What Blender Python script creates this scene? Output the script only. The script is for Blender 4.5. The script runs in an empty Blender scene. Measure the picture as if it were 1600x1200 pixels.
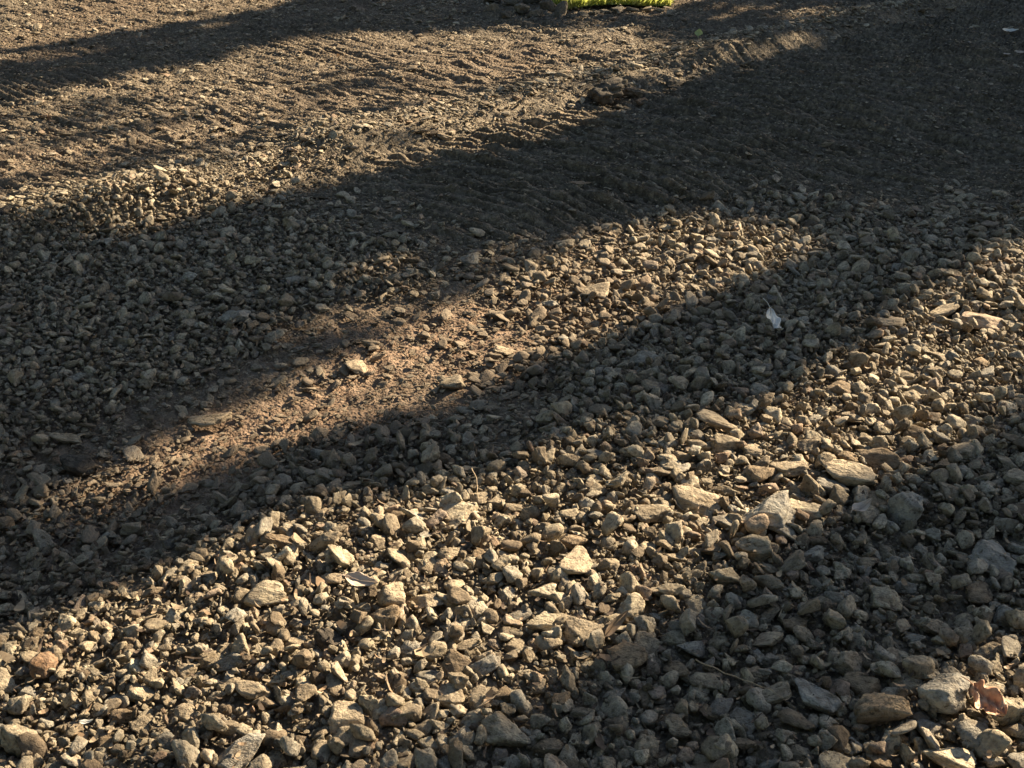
import bpy, bmesh, math
import numpy as np
from mathutils import Vector, Matrix, Euler

R = math.radians
rng = np.random.default_rng(41)

# ------------------------------------------------------------------ camera, sky, sun, exposure
PITCH = R(30.5)          # looking down at the yard
FPX = 1700.0             # focal length in photograph pixels (1600 wide)
CAM_H = 1.6
SUN_AZ = R(52.0)         # clockwise from +Y (the way the camera faces)
SUN_EL = R(25.0)

scene = bpy.context.scene
col = scene.collection
cam_data = bpy.data.cameras.new('camera')
cam_data.sensor_width = 36.0
cam_data.lens = 36.0 * FPX / 1600.0
cam_data.clip_start = 0.05
cam_data.clip_end = 2000.0
cam = bpy.data.objects.new('camera', cam_data)
cam.location = (0, 0, CAM_H)
cam.rotation_euler = (math.pi / 2 - PITCH, 0, 0)
col.objects.link(cam)
scene.camera = cam

world = bpy.data.worlds.new('World')
scene.world = world
world.use_nodes = True
wn = world.node_tree
sky = wn.nodes.new('ShaderNodeTexSky')
sky.sky_type = 'NISHITA'
sky.sun_disc = False
sky.sun_elevation = SUN_EL
sky.sun_rotation = SUN_AZ
wn.links.new(sky.outputs[0], wn.nodes['Background'].inputs[0])
wn.nodes['Background'].inputs[1].default_value = 0.05

SUN_DIR = Vector((math.sin(SUN_AZ) * math.cos(SUN_EL), math.cos(SUN_AZ) * math.cos(SUN_EL), math.sin(SUN_EL)))
sun_data = bpy.data.lights.new('sun', 'SUN')
sun_data.energy = 5.0
sun_data.angle = R(0.5)
sun_data.color = (1.0, 0.825, 0.575)
sun = bpy.data.objects.new('sun', sun_data)
sun.rotation_euler = SUN_DIR.to_track_quat('Z', 'Y').to_euler()
sun.location = (12, 9, 8)
col.objects.link(sun)

vs = scene.view_settings
vs.view_transform = 'Standard'
vs.look = 'None'
vs.exposure = 1.97
vs.gamma = 1.0
vs.use_curve_mapping = False
scene.cycles.max_bounces = 5
scene.cycles.diffuse_bounces = 3

# ------------------------------------------------------------------ numeric helpers
CP, SP = math.cos(PITCH), math.sin(PITCH)


def at(px, py):
    """Where a sight line through photograph pixel (px, py) meets the ground."""
    h = 0.0
    for _ in range(4):
        x, y = at_level(px, py, h)
        h = height(x, y) + 0.015
    return x, y


def at_level(px, py, level):
    px = np.asarray(px, float); py = np.asarray(py, float)
    dx = (px - 800) / FPX
    dv = -(py - 600) / FPX
    fy = CP + dv * SP
    fz = -SP + dv * CP
    k = (CAM_H - level) / -fz
    return dx * k, fy * k


def depth_of(x, y, z=0.0):
    return y * CP + (CAM_H - z) * SP


def pix(x, y):
    d = depth_of(x, y)
    v = y * SP - CAM_H * CP
    return 800 + FPX * x / d, 600 - FPX * v / d


class VNoise:
    """Smooth 2-D value noise on a tiling lattice."""
    def __init__(self, seed, n=256):
        self.g = np.random.default_rng(seed).random((n, n)) * 2 - 1
        self.n = n

    def __call__(self, x, y, cell):
        u = np.asarray(x) / cell + 1000.0; v = np.asarray(y) / cell + 1000.0
        iu = np.floor(u).astype(int); iv = np.floor(v).astype(int)
        fu = u - iu; fv = v - iv
        fu = fu * fu * (3 - 2 * fu); fv = fv * fv * (3 - 2 * fv)
        n = self.n
        a = self.g[iu % n, iv % n]; b = self.g[(iu + 1) % n, iv % n]
        c = self.g[iu % n, (iv + 1) % n]; d = self.g[(iu + 1) % n, (iv + 1) % n]
        return (a * (1 - fu) + b * fu) * (1 - fv) + (c * (1 - fu) + d * fu) * fv


N1, N2, N3, N4, N5 = (VNoise(s) for s in (1, 2, 3, 4, 5))


def sstep(a, b, x):
    t = np.clip((x - a) / (b - a), 0, 1)
    return t * t * (3 - 2 * t)


ET = (math.sin(R(50)), math.cos(R(50)))      # along the wheel ruts
ES = (math.cos(R(50)), -math.sin(R(50)))     # across them, towards the viewer's right


def ts(x, y):
    return x * ET[0] + y * ET[1], x * ES[0] + y * ES[1]


def height(x, y):
    """Smooth shape of the ground: ruts, windrows and the heaped foreground."""
    t, s = ts(x, y)
    w = N1(x, y, 0.8) * 0.5
    h = 0.018 * N1(x, y, 1.3) + 0.014 * N2(x, y, 0.45) + 0.006 * N3(x, y, 0.16)
    crest = -4.12 + 0.07 * N2(t, 0 * t, 0.7)
    amp = 0.075 + 0.040 * N3(t, 0 * t + 4, 0.5)
    side = np.where(s > crest, 0.11, 0.30)
    h = h + amp * np.exp(-((s - crest) / side) ** 2) + 0.03 * sstep(-3.95, -4.3, s)
    h = h + 0.022 * np.exp(-((s + 5.0 + 0.1 * w) / 0.10) ** 2) + 0.025 * np.exp(-((s + 6.15 + 0.1 * w) / 0.14) ** 2)
    h = h - 0.030 * np.exp(-((s + 2.42) / 0.38) ** 2)
    h = h + 0.055 * sstep(-2.25, -1.5, s) + 0.02 * np.exp(-((s + 3.2) / 0.4) ** 2)
    return h


def tread_mask(x, y):
    t, s = ts(x, y)
    a = sstep(-4.25, -4.45, s) * sstep(-9.6, -7.6, s) * (0.55 + 0.45 * sstep(-0.3, 0.2, N4(t, s, 0.7)))
    b = sstep(-4.02, -3.85, s) * np.maximum(sstep(-2.0, -2.5, s) * sstep(1.9, 2.9, t - 1.6 * sstep(-3.0, -2.5, s)), sstep(3.9, 4.8, t))
    c = 0.8 * np.exp(-((s + 4.05) / 0.12) ** 2) * sstep(3.0, 4.5, t)
    return np.clip(1.1 * a + 2.1 * b + c, 0, 2.1)


def treads(X, Y):
    """Bars pressed by tracked and tyred machines, and the combed streaks between them."""
    tm = tread_mask(X, Y)
    q = X * 0.54 + Y * 0.84; a = X * 0.84 - Y * 0.54       # across and along the tread bars
    ph = (q + 0.005 * N3(a, q, 0.25) + 0.012 * N2(a, q, 0.9)) / 0.056
    saw = ph - np.floor(ph)
    prof = np.minimum(sstep(0.0, 0.16, saw), 1 - sstep(0.62, 0.86, saw)) * (0.8 + 0.2 * saw)
    row = np.floor(ph)
    brk = np.clip(0.9 + 0.5 * N5(row * 1.0, a / 0.35, 1.0) + 0.3 * N4(X, Y, 0.10), 0, 1.6)
    return tm * 0.028 * (prof - 0.5) * brk + (0.3 + 0.7 * tm) * (0.014 * N2(q / 0.034, a / 0.24, 1.0) + 0.008 * N1(q / 0.018, a / 0.08, 1.0))


def loose(x, y):
    """How much loose stone lies on the ground, 0 to 1."""
    t, s = ts(x, y)
    n = 0.28 * N2(x, y, 0.5) + 0.18 * N3(x, y, 0.2)
    fore = sstep(-2.25, -1.85, s + n * 1.1) * (1 - 0.8 * sstep(3.3, 4.4, t + n))
    mid = sstep(-4.25, -4.0, s) * (1 - sstep(-2.85, -2.45, s + n * 1.1)) * (1 - 0.85 * sstep(1.5, 2.7, t + n))
    fan = np.exp(-((s + 2.35) / 0.5) ** 2) * sstep(1.95, 2.4, t + n * 0.8) * (1 - 0.9 * sstep(3.5, 4.3, t + n))
    left = sstep(0.95, 0.35, t + n * 1.2) * sstep(-3.2, -2.2, s) * 0.7
    far = 0.02 * sstep(-4.2, -4.4, s) + 0.32 * np.exp(-((s + 4.30) / 0.24) ** 2) + 0.2 * np.exp(-((s + 5.0) / 0.2) ** 2)
    return np.clip(np.maximum.reduce([fore, mid * 0.9, fan * 0.95, left]) + far, 0.15, 1)


def fines(x, y):
    """How brown and earthy the surface is, 0 to 1 (the packed strip of subsoil)."""
    t, s = ts(x, y)
    n = 0.3 * N3(x, y, 0.35)
    a = np.exp(-((s + 2.42 + n * 0.6) / 0.34) ** 2) * (1 - sstep(2.2, 3.2, t)) * (0.35 + 0.65 * sstep(0.2, 0.9, t))
    b = 0.45 * sstep(-4.2, -4.8, s) * (0.5 + 0.5 * N4(x, y, 0.9))
    return np.clip(a + b, 0, 1)


# ------------------------------------------------------------------ where the trees' shade falls (ground plan)
def gpoly(pts):
    p = np.array(pts, float)
    x, y = at(p[:, 0], p[:, 1])
    return np.stack([x, y], 1)


LIT = [gpoly(p) for p in [
    [(-200, -60), (520, -60), (440, 0), (400, 20), (335, 36), (210, 46), (135, 60), (70, 80), (0, 94), (-200, 140)],
    [(-200, 205), (0, 152), (110, 130), (180, 116), (230, 104), (330, 94), (420, 64), (560, 46), (760, 40), (900, 40), (1010, 46), (1110, 70),
     (1040, 108), (960, 132), (935, 180), (850, 214), (740, 238), (620, 254), (540, 276), (400, 288), (330, 299), (200, 310), (0, 322), (-200, 345)],
    [(130, 775), (165, 738), (220, 705), (340, 640), (470, 586), (560, 538), (690, 492), (820, 432), (900, 380), (960, 352), (1080, 338),
     (1180, 350), (1265, 378), (1235, 408), (1180, 432), (1100, 456), (1010, 490), (900, 545), (830, 572), (720, 600), (600, 624),
     (500, 652), (400, 684), (280, 726), (200, 762), (150, 785)],
    [(-150, 950), (0, 985), (40, 985), (90, 950), (170, 915), (240, 885), (310, 848), (420, 820), (430, 795), (520, 785), (620, 768), (690, 750), (780, 758), (880, 770), (960, 762),
     (1000, 742), (1060, 690), (1110, 636), (1180, 636), (1240, 616), (1290, 568), (1370, 540), (1400, 488), (1480, 448), (1540, 408), (1600, 385), (1900, 260),
     (1900, 470), (1600, 600), (1555, 650), (1500, 672), (1420, 715), (1340, 765), (1260, 812), (1180, 852), (1100, 900), (1010, 958),
     (920, 1018), (830, 1088), (680, 1170), (580, 1330), (-150, 1330)],
    [(1290, 1320), (1330, 1196), (1385, 1172), (1440, 1150), (1500, 1105), (1520, 1080), (1545, 1062), (1600, 1035), (1750, 960), (1750, 1320)],
    [(868, 22), (1062, 9), (1300, -110), (840, -110)],
]]
HALF = [(gpoly(p), v) for p, v in [
    [[(-200, 560), (0, 590), (200, 610), (330, 640), (200, 700), (120, 750), (0, 760), (-200, 800)], 0.18],
    [[(420, 470), (560, 400), (720, 370), (900, 375), (820, 424), (690, 490), (560, 535), (430, 580)], 0.38],
    [[(1100, 70), (1240, 50), (1340, 36), (1330, 62), (1180, 92), (1050, 140), (1000, 150), (1040, 108)], 0.5],
    [[(780, 720), (960, 650), (1080, 620), (1110, 640), (1060, 690), (1000, 742), (960, 780), (880, 792), (780, 780)], 0.35],
    [[(1040, 1210), (1100, 1170), (1250, 1150), (1330, 1130), (1385, 1172), (1330, 1196), (1320, 1300), (1040, 1300)], 0.22],
    [[(1300, 1050), (1420, 1030), (1500, 1030), (1545, 1062), (1500, 1105), (1400, 1120)], 0.22],
    [[(880, 20), (1300, 4), (1340, 24), (1000, 44)], 0.35],
    [[(-200, 140), (0, 100), (180, 60), (100, 130), (0, 170), (-200, 230)], 0.25],
]]
DIM = [(gpoly(p), v) for p, v in [
    [[(480, 95), (640, 90), (700, 130), (620, 190), (480, 180), (430, 130)], 0.25],
    [[(-200, 180), (0, 170), (200, 140), (360, 140), (470, 190), (330, 270), (0, 300), (-200, 330)], 0.25],
    [[(330, 170), (700, 150), (900, 90), (1000, 60), (930, 150), (760, 205), (560, 225), (400, 240), (330, 225)], 0.15],
    [[(640, 970), (730, 950), (760, 1010), (660, 1050)], 0.4],
    [[(1000, 60), (1110, 70), (1040, 108), (960, 130), (900, 120)], 0.3],
]]


def inside(poly, x, y):
    r = np.zeros(x.shape, bool)
    n = len(poly)
    j = n - 1
    for i in range(n):
        xi, yi = poly[i]; xj, yj = poly[j]
        c = ((yi > y) != (yj > y)) & (x < (xj - xi) * (y - yi) / (yj - yi + 1e-12) + xi)
        r ^= c
        j = i
    return r


def shade(x, y):
    """Share of direct sun the tree row keeps off a spot of ground, 0 to 1."""
    x = np.asarray(x, float); y = np.asarray(y, float)
    d = np.ones(x.shape)
    for p, v in HALF:
        d[inside(p, x, y)] = 1 - v
    for p in LIT:
        d[inside(p, x, y)] = 0
    for p, v in DIM:
        m = inside(p, x, y)
        d[m] = np.maximum(d[m], v)
    return d


# ------------------------------------------------------------------ materials
def nodes_of(name):
    m = bpy.data.materials.new(name)
    m.use_nodes = True
    nt = m.node_tree
    return m, nt, nt.nodes['Principled BSDF']


def N(nt, kind, **kw):
    n = nt.nodes.new(kind)
    for k, v in kw.items():
        if k.startswith('i_'):
            key = k[2:]
            n.inputs[int(key) if key.isdigit() else key.replace('_', ' ')].default_value = v
        else:
            setattr(n, k, v)
    return n


def ramp(nt, fac, stops):
    r = nt.nodes.new('ShaderNodeValToRGB')
    el = r.color_ramp.elements
    while len(el) < len(stops):
        el.new(0.5)
    for e, (p, c) in zip(el, stops):
        e.position = p
        e.color = (*c, 1)
    nt.links.new(fac, r.inputs[0])
    return r.outputs[0]


def mixc(nt, fac, a, b, mode='MIX'):
    n = nt.nodes.new('ShaderNodeMix')
    n.data_type = 'RGBA'
    n.blend_type = mode
    for sock, v in ((n.inputs[0], fac), (n.inputs[6], a), (n.inputs[7], b)):
        if hasattr(v, 'is_linked'):
            nt.links.new(v, sock)
        elif isinstance(v, (int, float)):
            sock.default_value = v
        else:
            sock.default_value = (*v, 1)
    return n.outputs[2]


STONE_RAMP = [(0.0, (0.115, 0.086, 0.060)), (0.14, (0.225, 0.182, 0.130)), (0.34, (0.325, 0.275, 0.200)), (0.52, (0.395, 0.335, 0.245)),
              (0.66, (0.285, 0.262, 0.222)), (0.78, (0.350, 0.300, 0.225)), (0.90, (0.500, 0.435, 0.330)), (0.96, (0.34, 0.235, 0.165)), (1.0, (0.20, 0.185, 0.165))]
EARTH = (0.205, 0.158, 0.112)


def stone_material(name, instanced):
    m, nt, b = nodes_of(name)
    L = nt.links.new
    info = N(nt, 'ShaderNodeObjectInfo')
    tc = N(nt, 'ShaderNodeTexCoord')
    off = N(nt, 'ShaderNodeVectorMath', operation='MULTIPLY_ADD')
    comb = N(nt, 'ShaderNodeCombineXYZ')
    L(info.outputs['Random'], comb.inputs[0]); L(info.outputs['Random'], comb.inputs[1])
    L(comb.outputs[0], off.inputs[0])
    off.inputs[1].default_value = (37, 91, 0)
    L(tc.outputs['Object'], off.inputs[2])
    if instanced:
        at1 = N(nt, 'ShaderNodeAttribute', attribute_name='dust', attribute_type='INSTANCER')
        dust = at1.outputs['Fac']
        base = ramp(nt, info.outputs['Random'], STONE_RAMP)
    else:
        dust = None
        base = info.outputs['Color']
    n1 = N(nt, 'ShaderNodeTexNoise', i_Scale=1.6, i_Detail=5.0, i_Roughness=0.65)
    L(off.outputs[0], n1.inputs['Vector'])
    n2 = N(nt, 'ShaderNodeTexNoise', i_Scale=7.0, i_Detail=4.0, i_Roughness=0.7)
    L(off.outputs[0], n2.inputs['Vector'])
    c = mixc(nt, 1.0, base, ramp(nt, n1.outputs['Fac'], [(0.30, (0.50, 0.46, 0.40)), (0.50, (1, 1, 1)), (0.70, (1.40, 1.37, 1.28))]), 'MULTIPLY')
    c = mixc(nt, 1.0, c, ramp(nt, n2.outputs['Fac'], [(0.34, (0.34, 0.31, 0.27)), (0.46, (0.95, 0.95, 0.95)), (0.70, (1.40, 1.37, 1.30))]), 'MULTIPLY')
    # earth stuck to the stone in patches
    n3 = N(nt, 'ShaderNodeTexNoise', i_Scale=2.3, i_Detail=6.0, i_Roughness=0.7)
    sh = N(nt, 'ShaderNodeVectorMath', operation='ADD'); sh.inputs[1].default_value = (5, 9, 3)
    L(off.outputs[0], sh.inputs[0]); L(sh.outputs[0], n3.inputs['Vector'])
    patch = ramp(nt, n3.outputs['Fac'], [(0.48, (0, 0, 0)), (0.64, (0.6, 0.6, 0.6))])
    c = mixc(nt, patch, c, EARTH)
    if dust is not None:
        c = mixc(nt, dust, c, EARTH)
    L(c, b.inputs['Base Color'])
    b.inputs['Roughness'].default_value = 0.92
    b.inputs['Specular IOR Level'].default_value = 0.25
    bump = N(nt, 'ShaderNodeBump', i_Strength=1.0, i_Distance=0.0060 if instanced else 0.0090)
    add = N(nt, 'ShaderNodeMath', operation='MULTIPLY_ADD')
    n4 = N(nt, 'ShaderNodeTexNoise', i_Scale=22.0, i_Detail=3.0, i_Roughness=0.6)
    L(off.outputs[0], n4.inputs['Vector'])
    L(n4.outputs['Fac'], add.inputs[0]); add.inputs[1].default_value = 0.35
    L(n2.outputs['Fac'], add.inputs[2])
    L(add.outputs[0], bump.inputs['Height'])
    L(bump.outputs[0], b.inputs['Normal'])
    return m


def ground_material():
    m, nt, b = nodes_of('packed_gravel_and_earth')
    L = nt.links.new
    geo = N(nt, 'ShaderNodeNewGeometry')
    fin = N(nt, 'ShaderNodeAttribute', attribute_name='fines')
    n1 = N(nt, 'ShaderNodeTexNoise', i_Scale=38.0, i_Detail=6.0, i_Roughness=0.72)
    v1 = N(nt, 'ShaderNodeTexVoronoi', i_Scale=75.0)
    v2 = N(nt, 'ShaderNodeTexVoronoi', i_Scale=150.0)
    n2 = N(nt, 'ShaderNodeTexNoise', i_Scale=4.0, i_Detail=5.0, i_Roughness=0.6)
    for n in (n1, v1, v2, n2):
        L(geo.outputs['Position'], n.inputs['Vector'])
    grey = ramp(nt, n1.outputs['Fac'], [(0.28, (0.072, 0.057, 0.042)), (0.5, (0.155, 0.128, 0.096)), (0.70, (0.265, 0.224, 0.170))])
    chip = N(nt, 'ShaderNodeSeparateColor')
    L(v1.outputs['Color'], chip.inputs[0])
    grey = mixc(nt, 0.6, grey, mixc(nt, 1.0, grey, ramp(nt, chip.outputs[0], [(0, (0.55, 0.52, 0.48)), (0.6, (1, 1, 1)), (1, (1.7, 1.62, 1.5))]), 'MULTIPLY'))
    brown = ramp(nt, n1.outputs['Fac'], [(0.28, (0.122, 0.080, 0.055)), (0.5, (0.212, 0.147, 0.103)), (0.72, (0.300, 0.222, 0.162))])
    c = mixc(nt, fin.outputs['Fac'], grey, brown)
    c = mixc(nt, 1.0, c, ramp(nt, n2.outputs['Fac'], [(0.3, (0.78, 0.76, 0.74)), (0.7, (1.15, 1.14, 1.12))]), 'MULTIPLY')
    L(c, b.inputs['Base Color'])
    b.inputs['Roughness'].default_value = 0.95
    b.inputs['Specular IOR Level'].default_value = 0.2
    a1 = N(nt, 'ShaderNodeMath', operation='MULTIPLY_ADD'); a1.inputs[1].default_value = -0.8
    L(v1.outputs['Distance'], a1.inputs[0]); L(n1.outputs['Fac'], a1.inputs[2])
    a2 = N(nt, 'ShaderNodeMath', operation='MULTIPLY_ADD'); a2.inputs[1].default_value = -0.5
    L(v2.outputs['Distance'], a2.inputs[0]); L(a1.outputs[0], a2.inputs[2])
    bump = N(nt, 'ShaderNodeBump', i_Strength=0.8, i_Distance=0.009)
    L(a2.outputs[0], bump.inputs['Height'])
    L(bump.outputs[0], b.inputs['Normal'])
    return m


def plain_material(name, stops, scale, rough=0.8, transl=0.0, coord='Object'):
    m, nt, b = nodes_of(name)
    L = nt.links.new
    tc = N(nt, 'ShaderNodeTexCoord')
    n = N(nt, 'ShaderNodeTexNoise', i_Scale=scale, i_Detail=4.0, i_Roughness=0.6)
    L(tc.outputs[coord], n.inputs['Vector'])
    c = ramp(nt, n.outputs['Fac'], stops)
    L(c, b.inputs['Base Color'])
    b.inputs['Roughness'].default_value = rough
    b.inputs['Specular IOR Level'].default_value = 0.3
    if transl:
        out = nt.nodes['Material Output']
        t = N(nt, 'ShaderNodeBsdfTranslucent')
        L(c, t.inputs[0])
        mx = N(nt, 'ShaderNodeMixShader'); mx.inputs[0].default_value = transl
        L(b.outputs[0], mx.inputs[1]); L(t.outputs[0], mx.inputs[2])
        L(mx.outputs[0], out.inputs[0])
    return m


M_GRAVEL = stone_material('crushed_limestone', True)
M_STONE = stone_material('limestone_lump', False)
M_GROUND = ground_material()
M_WHITE_LEAF = plain_material('bleached_leaf', [(0.3, (0.60, 0.58, 0.52)), (0.7, (0.82, 0.80, 0.74))], 40, 0.6, 0.15)
M_PALE_LEAF = plain_material('pale_dry_leaf', [(0.3, (0.46, 0.36, 0.28)), (0.7, (0.66, 0.54, 0.44))], 40, 0.6, 0.2)
M_RUST_LEAF = plain_material('rusty_dry_leaf', [(0.3, (0.42, 0.20, 0.12)), (0.55, (0.58, 0.36, 0.23)), (0.75, (0.70, 0.52, 0.36))], 45, 0.6, 0.2)
M_TAN_LEAF = plain_material('tan_dry_leaf', [(0.3, (0.26, 0.17, 0.10)), (0.7, (0.42, 0.29, 0.18))], 40, 0.65, 0.15)
M_GREEN_LEAF = plain_material('pale_green_leaf', [(0.3, (0.30, 0.36, 0.14)), (0.7, (0.45, 0.50, 0.24))], 40, 0.6, 0.2)
M_TWIG = plain_material('twig_bark', [(0.3, (0.05, 0.035, 0.025)), (0.7, (0.12, 0.085, 0.06))], 60, 0.9)
M_STRAW = plain_material('dry_straw', [(0.3, (0.22, 0.16, 0.10)), (0.7, (0.38, 0.29, 0.19))], 60, 0.8)
M_BARK = plain_material('tree_bark', [(0.3, (0.06, 0.045, 0.035)), (0.7, (0.16, 0.125, 0.095))], 9, 0.95)
M_FOLIAGE = plain_material('tree_leaves', [(0.3, (0.030, 0.060, 0.018)), (0.7, (0.070, 0.120, 0.035))], 3, 0.6, 0.12)
M_GRASS = plain_material('lawn_grass', [(0.3, (0.34, 0.38, 0.08)), (0.5, (0.48, 0.51, 0.12)), (0.7, (0.60, 0.56, 0.25))], 14, 0.6, 0.5)
M_SOIL = plain_material('lawn_soil', [(0.3, (0.06, 0.09, 0.02)), (0.7, (0.12, 0.16, 0.04))], 20, 0.95)


# ------------------------------------------------------------------ mesh helpers
def mesh_from(name, v, f, mat, smooth=True):
    me = bpy.data.meshes.new(name)
    v = np.asarray(v, np.float32)
    if isinstance(f, np.ndarray) and f.ndim == 2:
        k = f.shape[1]; nf = len(f)
        me.vertices.add(len(v)); me.vertices.foreach_set('co', v.ravel())
        me.loops.add(nf * k); me.loops.foreach_set('vertex_index', f.astype(np.int32).ravel())
        me.polygons.add(nf)
        me.polygons.foreach_set('loop_start', np.arange(0, nf * k, k, dtype=np.int32))
        me.update(calc_edges=True)
    else:
        me.from_pydata([tuple(p) for p in v], [], [tuple(q) for q in f])
        me.update()
    me.polygons.foreach_set('use_smooth', np.full(len(me.polygons), smooth))
    if mat:
        me.materials.append(mat)
    return me


def link(name, me, loc=(0, 0, 0), rot=(0, 0, 0), parent=None):
    o = bpy.data.objects.new(name, me)
    o.location = loc
    o.rotation_euler = rot
    o.parent = parent
    col.objects.link(o)
    return o


def tag(o, label=None, cat=None, group=None, kind=None):
    if label: o['label'] = label
    if cat: o['category'] = cat
    if group: o['group'] = group
    if kind: o['kind'] = kind
    return o


def ico(sub):
    bm = bmesh.new()
    bmesh.ops.create_icosphere(bm, subdivisions=sub, radius=1.0)
    bm.verts.ensure_lookup_table()
    v = np.array([p.co[:] for p in bm.verts]); f = np.array([[q.index for q in p.verts] for p in bm.faces])
    bm.free()
    v /= np.linalg.norm(v, axis=1)[:, None]
    return v, f


ICO3, ICO4 = ico(4), ico(5)


def rock_shape(seed, base, angular=0.6, rough=1.0):
    """Rounded convex polyhedron with knocks and pits; radius about 1."""
    r = np.random.default_rng(seed)
    v, f = base
    k = r.integers(8, 14)
    nrm = r.normal(size=(k, 3)); nrm /= np.linalg.norm(nrm, axis=1)[:, None]
    # a few opposing planes give flat, slabby stones
    nrm[0] = (0, 0, 1); nrm[1] = (0, 0, -1)
    nrm[0] += r.normal(size=3) * 0.2; nrm[0] /= np.linalg.norm(nrm[0])
    d = r.uniform(0.50, 0.95, k)
    p = 12 + 70 * angular
    q = np.maximum(v @ nrm.T, 0) / d[None, :]
    rad = (np.sum(q ** p, axis=1) + 0.74 ** p) ** (-1 / p)
    rad = np.clip(rad, 0.3, 1.32)
    w = v * rad[:, None]
    disp = np.zeros(len(v))
    for freq, amp, cnt in ((2.2, 0.080, 5), (5.0, 0.046, 7), (10.0, 0.030, 9), (19.0, 0.020, 12)):
        for _ in range(cnt):
            dr = r.normal(size=3); dr /= np.linalg.norm(dr)
            ph = r.uniform(0, 6.28)
            wv = np.sin(w @ dr * freq * r.uniform(0.7, 1.3) + ph)
            disp += amp / math.sqrt(cnt) * (1 - 2 * np.abs(wv) if freq > 4 and r.random() < 0.65 else wv)
    w = w * (1 + rough * disp)[:, None]
    w -= (w.max(0) + w.min(0)) / 2
    w /= np.abs(w).max()
    return w, f


# ------------------------------------------------------------------ the ground: one sheet out to the horizon
def build_ground():
    ys = [0.55]
    while ys[-1] < 10.5:
        ys.append(ys[-1] * (1.0066 if ys[-1] < 3 else 1.0023))
    st = 0.12
    while ys[-1] < 900:
        ys.append(ys[-1] + st); st *= 1.35
    back = [0.55]
    st = 0.06
    while back[-1] > -600:
        back.append(back[-1] - st); st *= 1.4
    ys = np.array(back[:0:-1] + ys)
    us = list(np.linspace(-0.80, 0.80, 521))
    st = 0.006
    while us[-1] < 60:
        us.append(us[-1] + st); st *= 1.35
    us = np.array([-u for u in us[:520:-1]] + us)
    Y, U = np.meshgrid(ys, us, indexing='ij')
    W = np.maximum(np.abs(Y), 0.55)
    X = U * W
    Z = height(X, Y)
    near = sstep(25, 11, np.hypot(X, Y))
    Z += near * treads(X, Y)
    Z += near * (0.006 * N4(X, Y, 0.06) + 0.005 * N5(X, Y, 0.032) + 0.0045 * N3(X + 7, Y, 0.019))
    Z -= 0.010
    V = np.stack([X, Y, Z], -1).reshape(-1, 3)
    nr, nc = Y.shape
    i = np.arange(nr - 1)[:, None] * nc + np.arange(nc - 1)[None, :]
    F = np.stack([i, i + 1, i + nc + 1, i + nc], -1).reshape(-1, 4)
    me = mesh_from('ground', V, F, M_GROUND)
    a = me.attributes.new('fines', 'FLOAT', 'POINT')
    a.data.foreach_set('value', fines(X, Y).astype(np.float32).ravel())
    o = link('ground', me)
    tag(o, 'packed gravel yard with wheel ruts and a strip of brown earth', kind='structure')


build_ground()


# ------------------------------------------------------------------ stones that stand out one by one
def zc(x, y):
    return depth_of(x, y) / FPX


placed = []        # x, y, radius, top  (for keeping other stones clear)
HERO = []          # px, py, short name (landmarks)

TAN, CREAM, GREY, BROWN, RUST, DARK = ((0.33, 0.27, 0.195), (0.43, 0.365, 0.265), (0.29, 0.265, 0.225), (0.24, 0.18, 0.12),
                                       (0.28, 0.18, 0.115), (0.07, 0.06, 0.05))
stone_seed = [500]


def put_stone(px, py, w, h, colour, label, angular=0.6, yaw=None, tilt=0.25, sink=0.22, flat=None, group=None, tilt_x=None, base=None, rough=1.0):
    """A stone whose middle stands at photograph pixel (px, py), w wide and h tall in photograph pixels."""
    stone_seed[0] += 1
    r = np.random.default_rng(stone_seed[0])
    x, y = (float(q) for q in at(px, py + h * 0.12))
    k = zc(x, y)
    wm, hm = w * k, h * k
    th = math.atan2(CAM_H, y)
    dep = wm * r.uniform(0.68, 0.95)
    if flat is not None:
        hz = wm * flat
        dep = min(max((hm - hz * math.cos(th)) / math.sin(th), 0.55 * wm), 1.3 * wm)
    else:
        hz = (hm - 0.62 * dep * math.sin(th)) / math.cos(th)
        hz = min(max(hz, 0.42 * wm), 1.25 * wm)
    v, f = rock_shape(stone_seed[0], base or ICO3, angular, rough)
    me = mesh_from('stone', v * 0.5, f, M_STONE)
    z = float(height(np.array([x]), np.array([y]))[0]) + hz * (0.5 - sink)
    o = link('stone', me, (x, y, z), (r.uniform(-tilt, tilt) if tilt_x is None else tilt_x, r.uniform(-tilt, tilt), r.uniform(-0.5, 0.5) if yaw is None else yaw))
    o.scale = (wm * 1.14, dep * 1.12, hz * 1.14)
    jit = r.uniform(0.88, 1.12)
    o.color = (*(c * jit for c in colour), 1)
    placed.append((x, y, max(wm, dep) / 2, 0))
    tag(o, label, 'stone', group or 'large stones lying in the gravel')
    return o


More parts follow.
